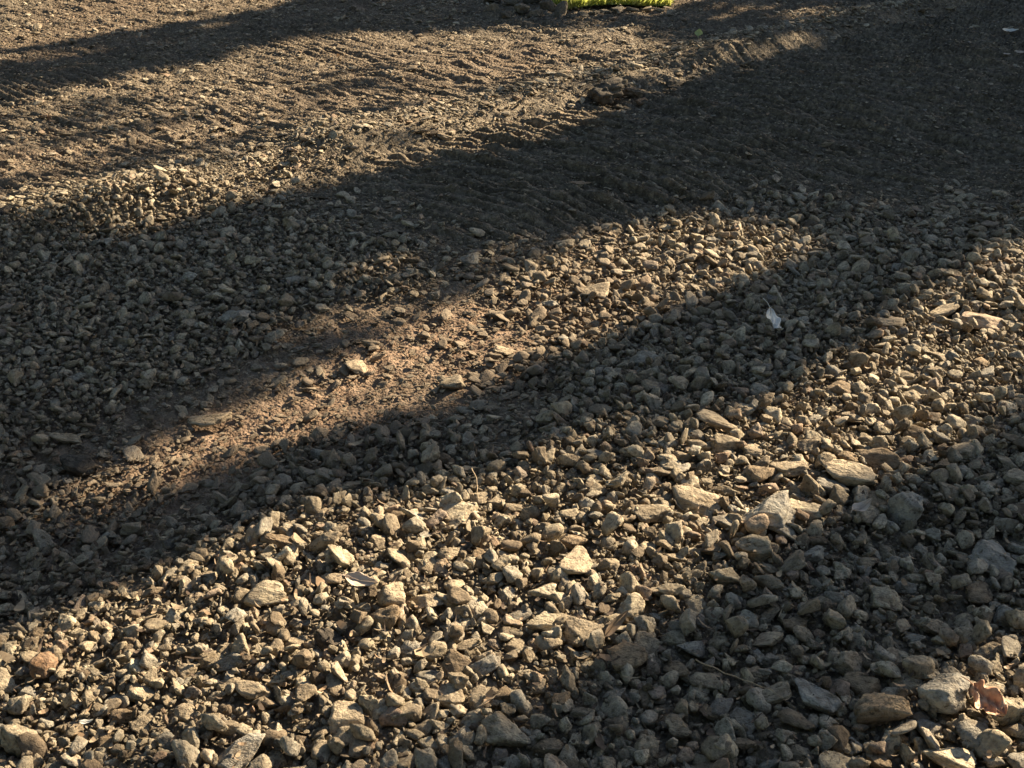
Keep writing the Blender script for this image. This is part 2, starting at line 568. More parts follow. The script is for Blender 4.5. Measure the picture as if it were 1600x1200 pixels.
heroes = [
    # px, py, w, h, colour, short, label, options
    (418, 922, 78, 48, CREAM, 'flat cream slab', 'broad flat cream slab, brightest stone in the sunlit gravel at lower left', dict(flat=.38, angular=.9, tilt_x=.25)),
    (612, 926, 66, 58, TAN, 'tall tan block', 'tall tan block standing right of the pale curled leaf', dict(angular=.85)),
    (602, 962, 42, 52, BROWN, 'blocky brown cube', 'blocky brown stone below the pale curled leaf, its front in shade', dict(angular=.95)),
    (666, 932, 58, 36, TAN, 'wedge with black front', 'sunlit wedge stone with black shaded front, right of the tall tan block', dict(angular=.8)),
    (720, 796, 64, 32, CREAM, 'cream loaf', 'cream loaf-shaped stone at the upper edge of the lower sunlit patch', dict(angular=.5)),
    (436, 838, 50, 27, BROWN, 'brown overhanging slab', 'flat brown slab with dark underside at the edge of shade, lower left', dict(flat=.45, angular=.85)),
    (508, 840, 44, 46, TAN, 'squat corner block', 'squat tan block just right of the brown overhanging slab', dict(angular=.8)),
    (70, 1036, 50, 54, RUST, 'rusty upright stone', 'rusty brown upright stone near the left edge with deep shadow beside it', dict(angular=.4, sink=.12)),
    (1122, 655, 62, 28, TAN, 'tilted pale slab', 'pale tilted slab with black gap under its front edge, centre right', dict(flat=.30, angular=.85, tilt_x=.3, yaw=-.3, sink=.05)),
    (1164, 634, 34, 26, CREAM, 'small pale wedge', 'small pale wedge leaning beside the tilted pale slab', dict(angular=.95, yaw=-.7)),
    (1204, 806, 84, 62, GREY, 'big rounded grey boulder', 'big rounded grey boulder with sunlit right rim, lower right', dict(angular=.35, sink=.12, base='4')),
    (1180, 850, 54, 40, CREAM, 'cream block', 'cream block with dark face just below the big rounded grey boulder', dict(angular=.75)),
    (1018, 796, 62, 38, TAN, 'tan pyramid', 'low tan pyramid stone in the lower sunlit band', dict(angular=.85)),
    (1090, 778, 66, 34, TAN, 'long knobbly stone', 'long knobbly stone between the tan pyramid and the grey boulder', dict(angular=.4)),
    (896, 872, 78, 42, TAN, 'long ridge stone', 'long ridge-shaped tan stone lying across the middle of the lower sunlit patch', dict(angular=.7)),
    (985, 942, 58, 42, CREAM, 'domed cream stone', 'domed cream stone in the sunlit gravel above the curled tan leaf', dict(angular=.5)),
    (912, 976, 68, 40, TAN, 'slanting tan bar', 'slanting tan bar left of the domed cream stone', dict(angular=.7, yaw=-.35)),
    (980, 1022, 58, 46, BROWN, 'rounded brown stone', 'rounded brown stone with a curled tan leaf leaning on its left', dict(angular=.3)),
    (852, 968, 56, 40, CREAM, 'pale faceted lump', 'pale faceted lump left of the slanting tan bar', dict(angular=.9)),
    (888, 716, 32, 40, TAN, 'thumb-shaped stone', 'thumb-shaped stone standing upright in the central shade', dict(angular=.6)),
    (390, 1072, 56, 32, TAN, 'flat-topped lozenge', 'flat-topped lozenge stone below the flat cream slab', dict(flat=.5, angular=.8)),
    (790, 1140, 74, 52, TAN, 'big tan boulder', 'big tan boulder at the bottom edge where sun meets shade', dict(angular=.55, base='4')),
    (376, 1168, 82, 46, GREY, 'broad grey hump', 'broad grey hump half buried at the bottom edge, left of centre', dict(angular=.35, base='4')),
    (32, 1150, 52, 56, CREAM, 'cream wedge', 'large cream wedge in the bottom left corner', dict(angular=.85)),
    (1472, 1082, 78, 72, GREY, 'lumpy grey rock', 'lumpy grey rock left of the rusty leaf, bottom right', dict(angular=.25, sink=.1, base='4')),
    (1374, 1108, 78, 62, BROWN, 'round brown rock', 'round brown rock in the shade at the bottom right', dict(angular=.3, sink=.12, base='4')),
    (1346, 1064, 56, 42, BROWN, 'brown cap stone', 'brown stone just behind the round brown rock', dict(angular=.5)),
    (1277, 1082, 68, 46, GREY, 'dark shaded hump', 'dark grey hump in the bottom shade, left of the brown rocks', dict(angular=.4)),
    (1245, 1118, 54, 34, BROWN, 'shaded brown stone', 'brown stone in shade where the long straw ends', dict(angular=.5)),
    (1482, 1178, 86, 34, CREAM, 'pale bottom slab', 'pale slab with sunlit upper edge, bottom edge at right', dict(flat=.35, angular=.8, yaw=-.2)),
    (1572, 1106, 54, 70, CREAM, 'bright corner stone', 'bright upright stone behind the rusty leaf, bottom right corner', dict(angular=.7, sink=.1)),
    (1282, 1148, 26, 44, TAN, 'standing finger stone', 'narrow stone standing on end in the bottom shade', dict(angular=.6, sink=.1)),
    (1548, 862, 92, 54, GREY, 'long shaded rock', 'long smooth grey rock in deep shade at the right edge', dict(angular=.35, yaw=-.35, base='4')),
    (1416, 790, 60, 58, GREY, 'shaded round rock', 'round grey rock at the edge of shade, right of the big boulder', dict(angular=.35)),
    (1500, 698, 62, 46, TAN, 'blunt tan block', 'blunt tan block at the right edge of the lower sunlit band', dict(angular=.65)),
    (1322, 736, 88, 32, TAN, 'long leaning slab', 'long slab leaning down to the right in the sunlit band, lower right', dict(angular=.8, yaw=-.5)),
    (1374, 712, 64, 38, BROWN, 'dusky barrel stone', 'dusky barrel-shaped stone just above the long leaning slab', dict(angular=.4, yaw=-.4)),
    (1300, 756, 46, 38, GREY, 'smooth grey pebble', 'smooth grey oval stone under the long leaning slab', dict(angular=.25, yaw=-.6)),
    (1540, 497, 82, 24, (0.37, 0.28, 0.205), 'pinkish flat slab', 'pinkish flat slab in the sunlit gravel near the right edge', dict(flat=.3, angular=.7)),
    (1476, 481, 54, 20, TAN, 'thin tan slab', 'thin tan slab just left of the pinkish flat slab', dict(flat=.3, angular=.8)),
    (1388, 500, 44, 26, TAN, 'tan dome', 'small tan dome at the shade edge, right of the white leaf', dict(angular=.5)),
    (944, 150, 56, 44, DARK, 'dark clod', 'dark clod standing up in the far rut near the top', dict(angular=.15, sink=.1, rough=3.2)),
    (982, 143, 42, 30, (0.12, 0.095, 0.07), 'brown clod', 'brown clod just right of the dark clod in the far rut', dict(angular=.15, rough=3.2)),
    (1003, 155, 20, 14, RUST, 'pink chip', 'small pinkish stone right of the brown clod in the far rut', dict(angular=.6)),
    (1056, 112, 34, 16, DARK, 'low black clod', 'low black clod on the far rut, right of the dark clod', dict(angular=.15, rough=3.2)),
    (368, 490, 38, 30, GREY, 'grey knob', 'grey knob in the shaded gravel at centre left', dict(angular=.45)),
    (102, 678, 48, 20, TAN, 'stacked slab', 'flat tan slab resting over a dark hollow at the left', dict(flat=.28, angular=.85)),
    (120, 720, 54, 28, DARK, 'dark block', 'dark block below the flat tan slab at the left', dict(angular=.8)),
    (325, 652, 62, 22, TAN, 'grooved slab', 'long tan slab at the upper edge of the brown earth strip', dict(flat=.3, angular=.85)),
    (556, 566, 42, 26, TAN, 'buff cushion stone', 'buff cushion-shaped stone on the brown earth strip', dict(angular=.4)),
    (787, 541, 48, 13, TAN, 'thin dark-edged plate', 'thin plate with dark front edge on the sunlit earth strip', dict(flat=.2, angular=.9)),
    (706, 593, 52, 26, TAN, 'ridged stone', 'ridged stone at the lower edge of the sunlit earth strip', dict(angular=.7)),
    (733, 398, 36, 20, GREY, 'pale grey lump', 'pale grey lump in the half shade above the sunlit strip', dict(angular=.5)),
    (932, 452, 50, 30, TAN, 'broad domed stone', 'broad domed stone in the upper sunlit gravel fan', dict(angular=.4)),
    (1112, 374, 20, 24, GREY, 'small upright stone', 'small upright stone at the top of the sunlit gravel fan', dict(angular=.6)),
    (1232, 724, 54, 38, TAN, 'knuckle stone', 'knuckle-shaped stone in the sunlit band above the big boulder', dict(angular=.5)),
    (1186, 734, 52, 38, BROWN, 'brown knuckle', 'brown stone just left of the knuckle-shaped stone', dict(angular=.6)),
    (1176, 696, 34, 22, TAN, 'small square stone', 'small square stone below the tilted pale slab', dict(angular=.9)),
    (542, 1112, 58, 48, TAN, 'pitted tan lump', 'pitted tan lump near the bottom edge, left of centre', dict(angular=.4)),
    (577, 1098, 32, 46, CREAM, 'upright cream block', 'upright cream block just right of the pitted tan lump', dict(angular=.85, sink=.1)),
    (636, 1104, 42, 40, TAN, 'rounded tan cube', 'rounded tan cube right of the upright cream block', dict(angular=.5)),
    (516, 994, 48, 28, DARK, 'dark flat stone', 'dark flat stone below the blocky brown stone', dict(angular=.6)),
    (1128, 896, 40, 38, CREAM, 'cream knob', 'cream knob at the lower edge of the sunlit band, below the boulder', dict(angular=.6)),
    (1256, 790, 54, 30, CREAM, 'cream bread-roll stone', 'cream roll-shaped stone just right of the big rounded grey boulder', dict(angular=.45)),
    (1360, 798, 50, 32, TAN, 'angular ledge stone', 'angular stone at the shade edge, left of the shaded round rock', dict(angular=.8)),
    (2, 326, 36, 26, (0.015, 0.015, 0.017), 'black stone', 'black stone cut off by the left edge beside the windrow', dict(angular=.6)),
    (640, 1010, 46, 34, GREY, 'crumbly grey clod', 'crumbly grey clod in the dark hollow right of the brown block', dict(angular=.15, rough=3.0)),
    (1010, 555, 40, 26, GREY, 'shaded oval', 'oval grey stone in the central shade, left of the white leaf', dict(angular=.4)),
    (1085, 1005, 44, 28, GREY, 'shaded grey slab', 'grey slab in shade right of the rounded brown stone', dict(angular=.6)),
    (225, 1075, 44, 34, CREAM, 'left cream lump', 'cream lump in the fine sunlit gravel at the lower left', dict(angular=.7)),
    (700, 1080, 48, 36, TAN, 'squarish tan stone', 'squarish tan stone left of the big tan boulder, near the bottom', dict(angular=.8)),
]
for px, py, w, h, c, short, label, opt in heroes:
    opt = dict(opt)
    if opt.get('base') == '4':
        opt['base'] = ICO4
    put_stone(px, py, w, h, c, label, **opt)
    HERO.append((px, py, w, h, short))

# stones of the next size, scattered through the loose gravel and described by the landmark stone beside them
DIRS = ['right of', 'behind and right of', 'behind', 'behind and left of', 'left of', 'in front and left of', 'in front of', 'in front and right of']
used = {}
n_fill, tries = 0, 0
COLS = [(TAN, 'tan'), (TAN, 'tan'), (GREY, 'grey'), (CREAM, 'cream'), (BROWN, 'brown'), (TAN, 'tan')]
while n_fill < 225 and tries < 60000:
    tries += 1
    px = rng.uniform(-20, 1620); py = rng.uniform(330, 1215)
    x, y = (float(q) for q in at(px, py))
    lo = float(loose(np.array([x]), np.array([y]))[0])
    if rng.random() > (lo - 0.4) * 1.3:
        continue
    if rng.random() > (0.30 + 0.70 * (py - 330) / 870):
        continue
    k = zc(x, y)
    right = np.clip((px - 250) / 900, 0, 1)
    w = rng.uniform(0.036, 0.046 + 0.022 * right) / k
    w = float(np.clip(w, 24, 58))
    rad = w * k / 2
    if any((x - a) ** 2 + (y - b) ** 2 < ((rad + c) * 0.92) ** 2 for a, b, c, _ in placed):
        continue
    best = min(HERO, key=lambda q: math.hypot((px - q[0]), (py - q[1]) * 1.4))
    ang = math.atan2(-(py - best[1]) * 1.4, px - best[0])
    d8 = DIRS[int(round(ang / (math.pi / 4))) % 8]
    colr, cname = COLS[rng.integers(len(COLS))]
    dist = math.hypot(px - best[0], (py - best[1]))
    sh = float(shade(np.array([x]), np.array([y]))[0])
    state = 'shaded' if sh > 0.8 else 'sunlit' if sh < 0.2 else 'half-lit'
    key = (best[4], d8)
    rank = used.get(key, 0)
    size = 'large' if w > 46 else 'medium' if w > 34 else 'small'
    for words_ in ('', 'farther ', 'well out '):
        text = f'{size} {state} {cname} stone {words_}{d8} the {best[4]}'
        if text not in used:
            break
    else:
        continue
    used[text] = 1
    used[key] = rank + 1
    put_stone(px, py, w, w * rng.uniform(0.58, 0.85), colr, text, angular=rng.uniform(0.3, 0.9), tilt=0.35,
              sink=rng.uniform(0.1, 0.32), group='loose stones of middling size')
    n_fill += 1
print('fill stones', n_fill, tries)

# ------------------------------------------------------------------ gravel: everything too small and too many to count
protos = bpy.data.collections.new('gravel_shapes')
NV = 28
for i in range(NV):
    v, f = rock_shape(9000 + i, ICO3 if i < 12 else ico(3), 0.35 + 0.65 * (i % 7) / 6, 1.0)
    r = np.random.default_rng(7000 + i)
    v = v * np.array([1.0, r.uniform(0.50, 0.98), r.uniform(0.32, 0.9)]) * 0.5
    o = bpy.data.objects.new('gravel_shape_%02d' % i, mesh_from('gravel_shape', v, f, M_GRAVEL))
    protos.objects.link(o)


def scatter(dia_lo, dia_hi, spacing, prob, zlo, zhi, ymin, ymax, umax=0.66, rim=0.5):
    """Jittered lattice of stones over the part of the yard in and round the view."""
    nx = int(14 / spacing); ny = int((ymax - ymin) / (spacing * 0.87))
    gx, gy = np.meshgrid(np.arange(nx), np.arange(ny))
    x = (gx + 0.5 * (gy % 2)) * spacing - 7 + rng.uniform(-.42, .42, gx.shape) * spacing
    y = ymin + gy * spacing * 0.87 + rng.uniform(-.42, .42, gx.shape) * spacing
    x = x.ravel(); y = y.ravel()
    m = np.abs(x) < umax * np.maximum(y, 0) + rim
    x, y = x[m], y[m]
    lo = loose(x, y)
    m = rng.random(len(x)) < prob(x, y, lo) * (1 - (0.90 if dia_hi > .02 else 0.62) * np.minimum(tread_mask(x, y), 1))
    x, y, lo = x[m], y[m], lo[m]
    n = len(x)
    u = rng.random(n)
    dia = dia_lo + (dia_hi - dia_lo) * u ** 2.0
    z = height(x, y) + treads(x, y) * np.where(dia < .03, 1.0, 0.4) + dia * (rng.uniform(zlo, zhi, n) * (0.35 + 0.65 * lo) - 0.10 * (1 - lo))
    return np.stack([x, y, z, dia, lo], 1)


def fine_left(x, y):
    """The lower left of the heap is finer than the right."""
    px, py = pix(x, y)
    return np.clip((px - 150) / 700, 0, 1)


pts = np.concatenate([
    scatter(.037, .065, .048, lambda x, y, lo: lo * (0.50 + 0.50 * fine_left(x, y)), -0.14, 0.52, 0.9, 9.6),
    scatter(.026, .046, .038, lambda x, y, lo: 0.02 + 0.95 * lo, -0.22, 0.46, 0.9, 9.6),
    scatter(.014, .026, .021, lambda x, y, lo: 0.10 + 0.6 * lo, -0.25, 0.65, 0.9, 9.6),
    scatter(.014, .026, .024, lambda x, y, lo: 0.7 * lo * (1 - fine_left(x, y)), 0.3, 1.1, 0.9, 4.2),
    scatter(.006, .014, .0120, lambda x, y, lo: 0.25 + 0.45 * lo, -0.20, 1.1, 0.9, 4.6),
    scatter(.008, .018, .019, lambda x, y, lo: 0.5 + 0 * x, -0.15, 0.4, 4.4, 9.6),
])
# keep clear of the big stones
P = np.array([(a, b, c) for a, b, c, _ in placed])
keep = np.ones(len(pts), bool)
for a, b, c in P:
    near = (np.abs(pts[:, 0] - a) < c) & (np.abs(pts[:, 1] - b) < c)
    idx = np.nonzero(near)[0]
    dd = np.hypot(pts[idx, 0] - a, pts[idx, 1] - b)
    keep[idx[dd < c * 0.80]] = False
pts = pts[keep]
n = len(pts)
print('gravel pieces', n)
me = bpy.data.meshes.new('gravel')
me.vertices.add(n)
me.vertices.foreach_set('co', pts[:, :3].astype(np.float32).ravel())
lo_ = pts[:, 4]
rot = np.stack([rng.normal(0, 1, n) * (0.14 + 0.43 * lo_), rng.normal(0, 1, n) * (0.14 + 0.43 * lo_), rng.uniform(0, 6.283, n)], 1)
scl = pts[:, 3:4] * rng.uniform(0.82, 1.18, (n, 3))
scl[:, 0] *= 1.35 - 0.35 * lo_                    # driven-over stones lie flat
scl[:, 2] *= 0.60 + 0.40 * lo_
dust = np.clip(fines(pts[:, 0], pts[:, 1]) * 0.9 + 0.12 * rng.normal(size=n) + 0.05, 0, 0.85)
for nm, tp, data, key in (('rot', 'FLOAT_VECTOR', rot, 'vector'), ('scl', 'FLOAT_VECTOR', scl, 'vector'),
                          ('dust', 'FLOAT', dust, 'value')):
    a = me.attributes.new(nm, tp, 'POINT')
    a.data.foreach_set(key, data.astype(np.float32).ravel())
a = me.attributes.new('shape', 'INT', 'POINT')
a.data.foreach_set('value', rng.integers(0, NV, n).astype(np.int32))
me.update()
gravel = link('gravel', me)
tag(gravel, 'loose crushed limestone gravel and grit covering the yard', 'gravel', kind='stuff')
ng = bpy.data.node_groups.new('gravel_scatter', 'GeometryNodeTree')
ng.interface.new_socket('Geometry', in_out='INPUT', socket_type='NodeSocketGeometry')
ng.interface.new_socket('Geometry', in_out='OUTPUT', socket_type='NodeSocketGeometry')
gi = ng.nodes.new('NodeGroupInput'); go = ng.nodes.new('NodeGroupOutput')
ci = ng.nodes.new('GeometryNodeCollectionInfo')
ci.inputs['Collection'].default_value = protos
ci.inputs['Separate Children'].default_value = True
ci.inputs['Reset Children'].default_value = True
iop = ng.nodes.new('GeometryNodeInstanceOnPoints')
iop.inputs['Pick Instance'].default_value = True


def named(nm, tp):
    q = ng.nodes.new('GeometryNodeInputNamedAttribute')
    q.data_type = tp
    q.inputs['Name'].default_value = nm
    return [s for s in q.outputs if s.enabled and s.name == 'Attribute'][0]


e2r = ng.nodes.new('FunctionNodeEulerToRotation')
ng.links.new(named('rot', 'FLOAT_VECTOR'), e2r.inputs[0])
ng.links.new(gi.outputs[0], iop.inputs['Points'])
ng.links.new(ci.outputs[0], iop.inputs['Instance'])
ng.links.new(named('shape', 'INT'), iop.inputs['Instance Index'])
ng.links.new(e2r.outputs[0], iop.inputs['Rotation'])
ng.links.new(named('scl', 'FLOAT_VECTOR'), iop.inputs['Scale'])
ng.links.new(iop.outputs[0], go.inputs[0])
md = gravel.modifiers.new('scatter', 'NODES')
md.node_group = ng


# ------------------------------------------------------------------ row of edging rocks and the lawn behind it
edge = [(772, 14, 22, 18), (793, 22, 20, 14), (815, 12, 24, 18), (836, 20, 22, 16), (857, 10, 22, 20), (876, 16, 18, 22), (893, 19, 14, 10),
        (910, 17, 16, 9), (928, 14, 16, 10), (946, 12, 20, 12), (966, 9, 20, 9), (988, 9, 18, 10), (1011, 8, 14, 8), (1031, 9, 12, 10), (1046, 12, 16, 9),
        (800, 2, 26, 18), (832, -2, 26, 16), (770, -4, 26, 18)]
words_e = ['far left end of the row', 'second from the left end', 'third from the left end', 'fourth from the left end', 'pale topped, at the corner of the lawn',
           'tall and leaning, left of the lawn', 'first below the bright lawn', 'second below the bright lawn', 'third below the bright lawn',
           'squarest, below the lawn', 'flattest, below the lawn', 'under the right part of the lawn', 'small, near the right end of the lawn',
           'narrow, right end of the lawn', 'tan, last at the right end', 'upper row, above the left end', 'upper row, left of the lawn', 'upper row, at the very left']
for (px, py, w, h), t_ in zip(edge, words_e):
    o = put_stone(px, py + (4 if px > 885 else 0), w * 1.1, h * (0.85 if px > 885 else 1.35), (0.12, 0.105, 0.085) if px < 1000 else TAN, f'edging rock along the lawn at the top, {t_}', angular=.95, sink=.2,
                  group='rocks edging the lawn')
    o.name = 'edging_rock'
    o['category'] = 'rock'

ax, ay = at(876, 14); bx, by = at(1050, 4)
ax, ay, bx, by = float(ax), float(ay), float(bx), float(by)


def build_lawn():
    dirx, diry = bx - ax, by - ay
    ln = math.hypot(dirx, diry); dirx /= ln; diry /= ln
    nx, ny = -diry, dirx              # away from the yard
    us = np.linspace(0.0, ln, 24); vs_ = np.linspace(0.0, 7, 20)
    V, F = [], []
    for i, u in enumerate(us):
        for j, v in enumerate(vs_):
            x = ax + dirx * u + nx * v; y = ay + diry * u + ny * v
            V.append((x, y, 0.045 + 0.05 * float(sstep(0, .4, v)) + 0.03 * float(N2(np.array([x]), np.array([y]), .6)[0])))
    for i in range(len(us) - 1):
        for j in range(len(vs_) - 1):
            a = i * len(vs_) + j
            F.append((a, a + 1, a + len(vs_) + 1, a + len(vs_)))
    so = link('lawn', mesh_from('lawn', V, F, M_SOIL))
    tag(so, 'lawn bank behind the row of edging rocks', kind='structure')
    r = np.random.default_rng(77)
    nb = 26000
    u = r.uniform(0.0, ln, nb); v = r.random(nb) ** 2 * 5 + .12 * (1 + N3(u, 0 * u, .12)) * r.random(nb)
    x = ax + dirx * u + nx * v; y = ay + diry * u + ny * v
    z = 0.04 + 0.05 * sstep(0, .4, v) + 0.03 * N2(x, y, .6)
    hgt = r.uniform(.02, .085, nb); wd = r.uniform(.003, .006, nb)
    an = r.uniform(0, 6.283, nb); ln_ = r.normal(0, .03, (nb, 2))
    cx, cy = np.cos(an) * wd, np.sin(an) * wd
    p0 = np.stack([x - cx, y - cy, z], 1); p1 = np.stack([x + cx, y + cy, z], 1)
    p2 = np.stack([x + ln_[:, 0] * .4 + cx * .7, y + ln_[:, 1] * .4 + cy * .7, z + hgt * .6], 1)
    p3 = np.stack([x + ln_[:, 0], y + ln_[:, 1], z + hgt], 1)
    V = np.stack([p0, p1, p2, p3], 1).reshape(-1, 3)
    F = np.arange(nb * 4).reshape(-1, 4)
    go_ = link('grass', mesh_from('grass', V, F, M_GRASS, False))
    tag(go_, 'bright yellow-green lawn grass at the top edge', 'grass', kind='stuff')


build_lawn()


# ------------------------------------------------------------------ fallen leaves and twigs
def leaf_mesh(name, length, width, mat, curl=0.3, fold=0.3, lobes=0, bend=0.0, seed=0, notch=0.0, crumple=0.010):
    """A leaf with a midrib fold, a curl along its length and its own thickness."""
    r = np.random.default_rng(seed)
    nu, nv = 22, 10
    V = []
    for i in range(nu + 1):
        u = i / nu
        prof = math.sin(math.pi * min(1, u ** 0.75)) ** 0.8 if lobes == 0 else (math.sin(math.pi * u ** 0.8) ** 0.6) * (0.62 + 0.38 * abs(math.cos(math.pi * lobes * u)))
        prof = max(prof, 0.02)
        for j in range(nv + 1):
            w = j / nv * 2 - 1
            hw = width / 2 * prof * (1 + 0.08 * math.sin(9 * u + 3 * w + seed))
            if notch and w > 0 and u > 0.55:
                hw *= 1 - notch * sstep(0.55, 0.62, np.array(u))
            x = w * hw + bend * length * u * u
            y = u * length
            z = fold * abs(w) * hw + curl * length * (u - .45) ** 2 + crumple * length * (math.sin(14 * u + 5 * w + seed) * abs(w) + .6 * math.sin(23 * u - 9 * w + 2 * seed) + .7 * math.sin(7 * w + 4 * u + seed))
            V.append((x, y, z))
    V = np.array(V)
    F = []
    for i in range(nu):
        for j in range(nv):
            a = i * (nv + 1) + j
            F.append((a, a + 1, a + nv + 2, a + nv + 1))
    n0 = len(V)
    V2 = V - np.array([0, 0, 0.0006])
    F2 = [(n0 + a, n0 + d, n0 + c, n0 + b) for a, b, c, d in F]
    rimf = []
    for i in range(nu):
        for j in (0, nv):
            a = i * (nv + 1) + j; b = a + nv + 1
            rimf.append((a, b, n0 + b, n0 + a))
    me = mesh_from(name, np.concatenate([V, V2]), F + F2 + rimf, mat)
    return me


def tube(path, radii, seg=7):
    V, F = [], []
    path = [Vector(p) for p in path]
    for i, p in enumerate(path):
        d = (path[min(i + 1, len(path) - 1)] - path[max(i - 1, 0)]).normalized()
        a = d.orthogonal().normalized(); b = d.cross(a)
        for k in range(seg):
            q = 2 * math.pi * k / seg
            V.append(tuple(p + (a * math.cos(q) + b * math.sin(q)) * radii[i]))
    for i in range(len(path) - 1):
        for k in range(seg):
            F.append((i * seg + k, i * seg + (k + 1) % seg, (i + 1) * seg + (k + 1) % seg, (i + 1) * seg + k))
    F.append(tuple(range(seg - 1, -1, -1)))
    F.append(tuple((len(path) - 1) * seg + k for k in range(seg)))
    return V, F


def fallen_leaf(px, py, L_px, W_px, ang, mat, label, up=0.03, pitch=0.0, roll=0.0, stem=0.35, **kw):
    """ang: heading of the tip on the ground, radians from +X."""
    x, y = (float(q) for q in at(px, py))
    k = zc(x, y)
    z = float(height(np.array([x]), np.array([y]))[0]) + up
    e = bpy.data.objects.new('fallen_leaf', None)
    e.location = (x, y, z)
    e.rotation_euler = Euler((pitch, roll, ang - math.pi / 2), 'XYZ')
    e.empty_display_size = 0.03
    col.objects.link(e)
    tag(e, label, 'leaf', 'dry leaves fallen on the gravel')
    Lm, Wm = L_px * k, W_px * k
    b = link('blade', leaf_mesh('blade', Lm, Wm, mat, **kw), parent=e)
    b.location = (0, -Lm * 0.45, 0)
    z0 = kw.get('curl', .3) * Lm * .2025
    if stem:
        v, f = tube([(0, -Lm * .43, z0), (Lm * .03, -Lm * (.45 + stem * .5), z0 + .003), (Lm * .10, -Lm * (.45 + stem), z0 + .002)], [.0011, .0009, .0008], 6)
        link('stalk', mesh_from('stalk', v, f, mat), parent=e)
    v, f = tube([(0, -Lm * .43, z0 + .0008), (0, 0, kw.get('curl', .3) * Lm * .0025 + .001), (kw.get('bend', 0) * Lm * .9, Lm * .5, kw.get('curl', .3) * Lm * .25 + .001)], [.0009, .0007, .0004], 5)
    link('midrib', mesh_from('midrib', v, f, mat), parent=e)
    return e


fallen_leaf(1206, 524, 60, 28, -1.15, M_WHITE_LEAF, 'white curled leaf with thin stalk lying in the central shade', up=.055, pitch=-.30, roll=-.55, curl=.75, fold=.35, bend=.22, seed=2, notch=.7, crumple=.03)
fallen_leaf(1530, 1122, 60, 54, -1.0, M_RUST_LEAF, 'crumpled rusty pink leaf in the sun at the bottom right corner', up=.06, pitch=-.35, roll=.25, curl=.7, fold=.45, lobes=2.5, seed=5, stem=.3, crumple=.075)
fallen_leaf(566, 937, 54, 22, -.3, M_PALE_LEAF, 'pale pinkish curled leaf bridging stones beside the tall tan block', up=.065, pitch=-.05, roll=.35, curl=.55, fold=.4, seed=8, stem=.2)
fallen_leaf(957, 1010, 58, 15, 1.0, M_TAN_LEAF, 'narrow tan curled leaf leaning on the rounded brown stone', up=.07, pitch=.3, roll=.6, curl=.5, fold=.9, seed=11, stem=.2)
fallen_leaf(1340, 820, 40, 20, .55, M_PALE_LEAF, 'small pinkish curled leaf at the shade edge below the angular stone', up=.06, pitch=.1, curl=.9, fold=.5, seed=14, stem=.2)
fallen_leaf(1576, 52, 24, 10, -.2, M_WHITE_LEAF, 'white sliver of a leaf on the far shaded ground, top right', up=.03, roll=.25, curl=.5, fold=.3, seed=17, stem=0)
fallen_leaf(1572, 89, 12, 9, .3, M_PALE_LEAF, 'small pale leaf under the white sliver, top right', up=.03, curl=.4, fold=.3, seed=20, stem=0)
fallen_leaf(1592, 86, 18, 9, -.4, M_PALE_LEAF, 'narrow pale leaf cut by the right edge under the white sliver', up=.03, roll=.2, curl=.4, fold=.3, seed=23, stem=0)
fallen_leaf(1091, 64, 12, 12, 1.2, M_GREEN_LEAF, 'little pale green leaf standing up on the far rut', up=.05, pitch=.9, curl=.4, fold=.3, seed=26, stem=.3)
fallen_leaf(1000, 212, 18, 9, 0.1, M_TAN_LEAF, 'pale leaf flat on the shaded track, upper right of centre', up=.025, curl=.2, fold=.2, seed=29, stem=0)
fallen_leaf(905, 290, 34, 12, -.1, M_TAN_LEAF, 'long pale leaf flat on the tracked ground above the sunlit fan', up=.025, curl=.2, fold=.2, seed=31, stem=0)
fallen_leaf(140, 1150, 22, 8, .1, M_WHITE_LEAF, 'thin whitish curl of leaf in the fine gravel, bottom left', up=.05, curl=.8, fold=.3, seed=33, stem=0)


def stick(name, pix_pts, lift, rad, mat, label):
    P_ = []
    for i, (px, py) in enumerate(pix_pts):
        x, y = (float(q) for q in at(px, py))
        P_.append(Vector((x, y, float(height(np.array([x]), np.array([y]))[0]) + lift[i])))
    fine, rr = [], []
    r = np.random.default_rng(len(label))
    for i in range(len(P_) - 1):
        for q in range(5):
            fine.append(P_[i].lerp(P_[i + 1], q / 5) + Vector(r.normal(0, rad * .6, 3)))
    fine.append(P_[-1])
    rr = [rad * (1 - .5 * i / len(fine)) for i in range(len(fine))]
    base = fine[0].copy()
    v, f = tube([p - base for p in fine], rr, 6)
    o = link(name, mesh_from(name, v, f, mat), base)
    tag(o, label, 'twig', 'twigs and straws on the gravel')


stick('straw', [(1085, 1052), (1130, 1076), (1200, 1106), (1243, 1132)], [.05, .055, .06, .05], .0013, M_STRAW, 'long straw lying across the shaded gravel, bottom right of centre')
stick('twig', [(738, 752), (744, 768), (747, 792)], [.05, .055, .03], .0018, M_STRAW, 'bent grey stem poking up beside the cream loaf-shaped stone')
stick('twig', [(470, 716), (492, 730), (512, 744)], [.02, .022, .02], .0032, M_TWIG, 'short dark twig on the shaded end of the brown earth strip')
stick('straw', [(270, 735), (282, 729)], [.02, .025], .0014, M_STRAW, 'short pale straw on the brown earth strip at the left')
stick('twig', [(745, 1128), (765, 1114), (782, 1102)], [.05, .05, .045], .0016, M_STRAW, 'short straw between the stones left of the big tan boulder')


